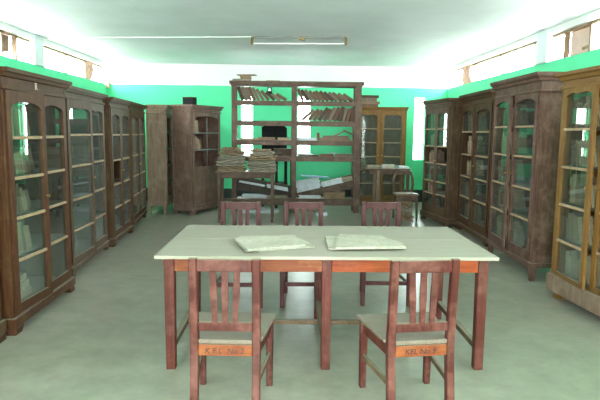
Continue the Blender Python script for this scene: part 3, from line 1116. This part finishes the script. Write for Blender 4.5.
# black high-backed chair and a brown table behind the bookcase
t = empty('high_backed_chair', (-.205, 11.45, 0))
b = MB().prism([(-.24, 1.05), (-.02, 1.05), (-.02, 1.66), (-.12, 1.68), (-.24, 1.62)], 'y', -.02, .02)
b.prism([(.02, 1.05), (.27, 1.05), (.27, 1.60), (.22, 1.645), (.10, 1.68), (.02, 1.66)], 'y', -.02, .02).box(-.02, .02, -.012, .012, 1.05, 1.65)
b.build('backrest', M['black'], t, .006)
for x in (-.22, .25):
    MB().box(x - .03, x + .03, -.02, .02, .46, 1.06).build('back_post', M['black'], t, .004)
    for y in (0, .40):
        MB().box(x - .025, x + .025, y - .025, y + .025, 0, .44).build('leg', M['black'], t, .004)
MB().box(-.26, .29, -.03, .43, .44, .48).build('seat', M['black'], t, .01)
tag(t, 'black high backed chair seen through the open bookcase', 'chair')
t = empty('side_table', (.02, 10.98, 0))
MB().box(-.22, .20, -.02, .35, 1.10, 1.20).build('tabletop', M['desk'], t, .004)
MB().box(-.20, .18, 0, .02, .96, 1.10).build('apron', M['desk'], t, .003)
for x in (-.16, .14):
    for y in (.045, .31):
        MB().box(x - .025, x + .025, y - .025, y + .025, 0, 1.10).build('leg', M['black'], t, .003)
tag(t, 'tall narrow brown table with dark legs behind the bookcase', 'table')

# ------------------------------------------------------------------ small desk with paper heaps
DX, DY, DH = -.63, 9.40, .855
t = empty('paper_desk', (DX, DY, 0))
MB().box(-.52, .50, -.03, .56, DH - .025, DH).build('tabletop', M['desk'], t, .004)
MB().box(-.42, .41, .005, .025, DH - .11, DH - .025).build('apron', M['desk'], t, .002)
MB().box(-.42, .41, .505, .525, DH - .11, DH - .025).build('apron', M['desk'], t, .002)
for x in (-.45, .44):
    MB().box(x - .012, x + .012, .03, .50, DH - .11, DH - .025).build('apron', M['desk'], t, .002)
    for y in (.015, .515):
        MB().taper((x, y, 0), (x, y, DH - .025), .04, .04, .055, .055).build('leg', M['desk'], t, .003)
MB().box(-.43, .42, .495, .535, .30, .34).build('stretcher', M['desk'], t, .002)
tag(t, 'small brown desk carrying two heaps of old papers before the bookcase', 'desk')


def paper_bundle(cx, cy, z, w, d, h_, mat, label, seed, group='old paper bundles on the small desk', cat='papers'):
    """an untidy bundle: thin sheets with ragged edges, sagging at the ends"""
    r = random.Random(seed)
    b = MB()
    n = max(2, int(h_ / .017))
    dz = h_ / n
    for q in range(n):
        ox, oy, an = r.uniform(-.022, .022), r.uniform(-.03, .02), r.uniform(-.09, .09)
        ww, dd = w * r.uniform(.80, .98), d * r.uniform(.84, 1.02)
        nx, ny = 10, 4
        ph, ph2 = r.uniform(0, 6), r.uniform(0, 6)
        V = [[[None] * (ny + 1) for _ in range(nx + 1)] for _ in range(2)]
        tl = r.uniform(.55, .85)
        for i in range(nx + 1):
            u = i / nx * 2 - 1
            for j in range(ny + 1):
                x = u * ww / 2 + (r.uniform(-.012, .012) if i in (0, nx) else 0)
                y = (j / ny - .5) * dd + (r.uniform(-.012, .012) if j in (0, ny) else 0)
                wav = (.25 * math.sin(5 * u + ph) + .2 * math.sin(9 * u + ph2)) * dz + r.uniform(-.12, .12) * dz
                droop = -.35 * dz * u ** 4 * min(1, q)
                for lay in range(2):
                    zz = q * dz + (dz * tl if lay else .08 * dz)
                    if 0 < q:
                        zz += wav + droop
                    V[lay][i][j] = b.bm.verts.new((cx + x * math.cos(an) - y * math.sin(an) + ox, cy + x * math.sin(an) + y * math.cos(an) + oy, z + zz))
        for i in range(nx):
            for j in range(ny):
                b.bm.faces.new((V[0][i][j], V[0][i][j + 1], V[0][i + 1][j + 1], V[0][i + 1][j]))
                b.bm.faces.new((V[1][i][j], V[1][i + 1][j], V[1][i + 1][j + 1], V[1][i][j + 1]))
        for i in range(nx):
            for j in (0, ny):
                b.bm.faces.new((V[0][i][j], V[0][i + 1][j], V[1][i + 1][j], V[1][i][j]))
        for j in range(ny):
            for i in (0, nx):
                b.bm.faces.new((V[0][i][j], V[0][i][j + 1], V[1][i][j + 1], V[1][i][j]))
    o = b.build('paper_bundle', mat)
    tag(o, label, cat, group)
    return o


for side, cx, bundles in (('left', DX - .252, [(0, .47, .085, 'old_paper', 'lowest'), (-.02, .48, .09, 'grey_paper', 'second'), (-.01, .44, .08, 'grey_paper', 'third'),
                                              (.01, .42, .07, 'old_paper', 'fourth'), (-.02, .33, .06, 'old_paper', 'topmost')]),
                          ('right', DX + .258, [(.0, .48, .10, 'grey_paper', 'lowest'), (.0, .46, .08, 'grey_paper', 'second'), (.01, .46, .08, 'old_paper', 'third'),
                                               (-.01, .43, .06, 'grey_paper', 'fourth'), (-.03, .38, .035, 'old_paper', 'topmost')])):
    z = DH + .001
    for i, (dx, w_, h_, mt, lb) in enumerate(bundles):
        paper_bundle(cx + dx, DY + .24, z, w_ * 1.06, .38, h_ * 1.03, M[mt], '%s paper bundle of the %s heap on the small desk' % (lb, side), 60 + i + 10 * (side == 'right'))
        z += h_ * 1.03 + .003

# box on the askew cabinet, books on the far cabinet
t = empty('wooden_box', (-1.72, 10.42, 2.001), R(-20))
MB().box(-.10, .10, -.08, .08, 0, .012).box(-.10, .10, -.08, -.068, .012, .12).box(-.10, .10, .068, .08, .012, .12) \
    .box(-.10, -.088, -.068, .068, .012, .12).box(.088, .10, -.068, .068, .012, .12).build('body', M['black'], t)
MB().box(-.105, .105, -.085, .085, .122, .14).build('lid', M['brown'], t, .004)
tag(t, 'small dark box standing on the askew cabinet at back left', 'box')
z = 2.061
for i, (w_, t_, c) in enumerate([(.42, .06, 0), (.46, .055, 1), (.40, .07, 2), (.44, .055, 4)]):
    flat_book(1.54 - .237, 11.78 - BY, z, w_, .26, t_, rnd.uniform(-3, 3), '%s book of the flat pile on the far ochre cabinet' % ['lowest', 'second', 'third', 'topmost'][i], 'books on the far cabinet', c)
    z += t_ + .001

# ------------------------------------------------------------------ right desk with papers, and the chair by it
t = empty('writing_desk', (1.97, 10.38, 0))
MB().box(-.43, .40, -.02, .50, .835, .865).build('tabletop', M['desk'], t, .004)
MB().box(-.36, .33, 0, .02, .76, .835).build('apron', M['desk'], t, .002)
for x, m_ in ((-.20, 'pale_brown'), (.36, 'desk')):
    for y in (.02, .45):
        MB().taper((x, y, 0), (x, y, .835), .045, .045, .055, .055).build('leg', M[m_], t, .003)
tag(t, 'brown desk with a pale front leg before the far ochre cabinet', 'desk')
for i, (x, w_, n_, mt, lb) in enumerate([(1.70, .25, 4, 'grey_paper', 'flat grey paper stack at the left of the far right desk'),
                                         (1.98, .23, 5, 'newsprint', 'yellowed paper stack in the middle of the far right desk'),
                                         (2.25, .19, 3, 'white_paper', 'white paper stack at the right of the far right desk')]):
    sheet_stack('paper_stack', rect(x, 10.60, w_, .28, rnd.uniform(-12, 12)), .866, n_, .02, M[mt], lb, 'papers', .011, 'papers on the far right desk', seed=80 + i)
t = empty('wooden_chair', (2.165, 9.62, 0), R(3))
b = MB()
for s in (-1, 1):
    pts = [(.155 * s, .46), (.175 * s, .60), (.165 * s, .74), (.13 * s, .82)]
    for p, q in zip(pts[:-1], pts[1:]):
        b.bar((p[0], .33, p[1]), (q[0], .335, q[1] + .004), .045, .03)
b.prism([(-.16, .79), (.16, .79), (.15, .85), (.0, .865), (-.15, .85)], 'y', .315, .35)
b.build('backrest', M['desk'], t, .004)
MB().prism([(-.20, 0), (.20, 0), (.18, .36), (-.18, .36)], 'z', .445, .475).build('seat', M['pale_brown'], t, .006)
for s in (-1, 1):
    MB().taper((s * .175, .03, 0), (s * .165, .03, .445), .03, .03, .042, .042).build('leg', M['desk'], t, .003)
    MB().taper((s * .165, .33, 0), (s * .155, .33, .445), .03, .03, .042, .042).build('leg', M['desk'], t, .003)
MB().box(-.15, .15, .02, .04, .36, .44).build('front_rail', M['desk'], t, .003)
tag(t, 'small dark wooden chair with a rounded open back beside the right cabinets', 'chair')
z = .001
for i, (w_, h_, mt, lb) in enumerate([(.27, .12, 'old_paper', 'lowest'), (.26, .11, 'grey_paper', 'middle'), (.24, .10, 'old_paper', 'topmost')]):
    paper_bundle(2.16, 9.80, z, w_, .24, h_, M[mt], '%s paper bundle piled under the small dark chair' % lb, 90 + i, 'bundles under the small chair')
    z += h_ + .006

# small lamp on the far wall, seen over the books of the top shelf
t = empty('wall_lamp', (-.31, 12.3, 2.36))
MB().box(-.045, .045, -.03, 0, .06, .17).build('back_plate', M['black'], t, .004)
MB().cyl((0, -.015, .05), (0, -.08, -.02), .05, 14, .058).build('lamp_holder', M['black'], t)
MB().cyl((0, -.08, .03), (0, -.08, .10), .035, 14, .02).build('bulb', M['tube'], t)
tag(t, 'small dark wall lamp with white bulb above the leaning books', 'lamp')
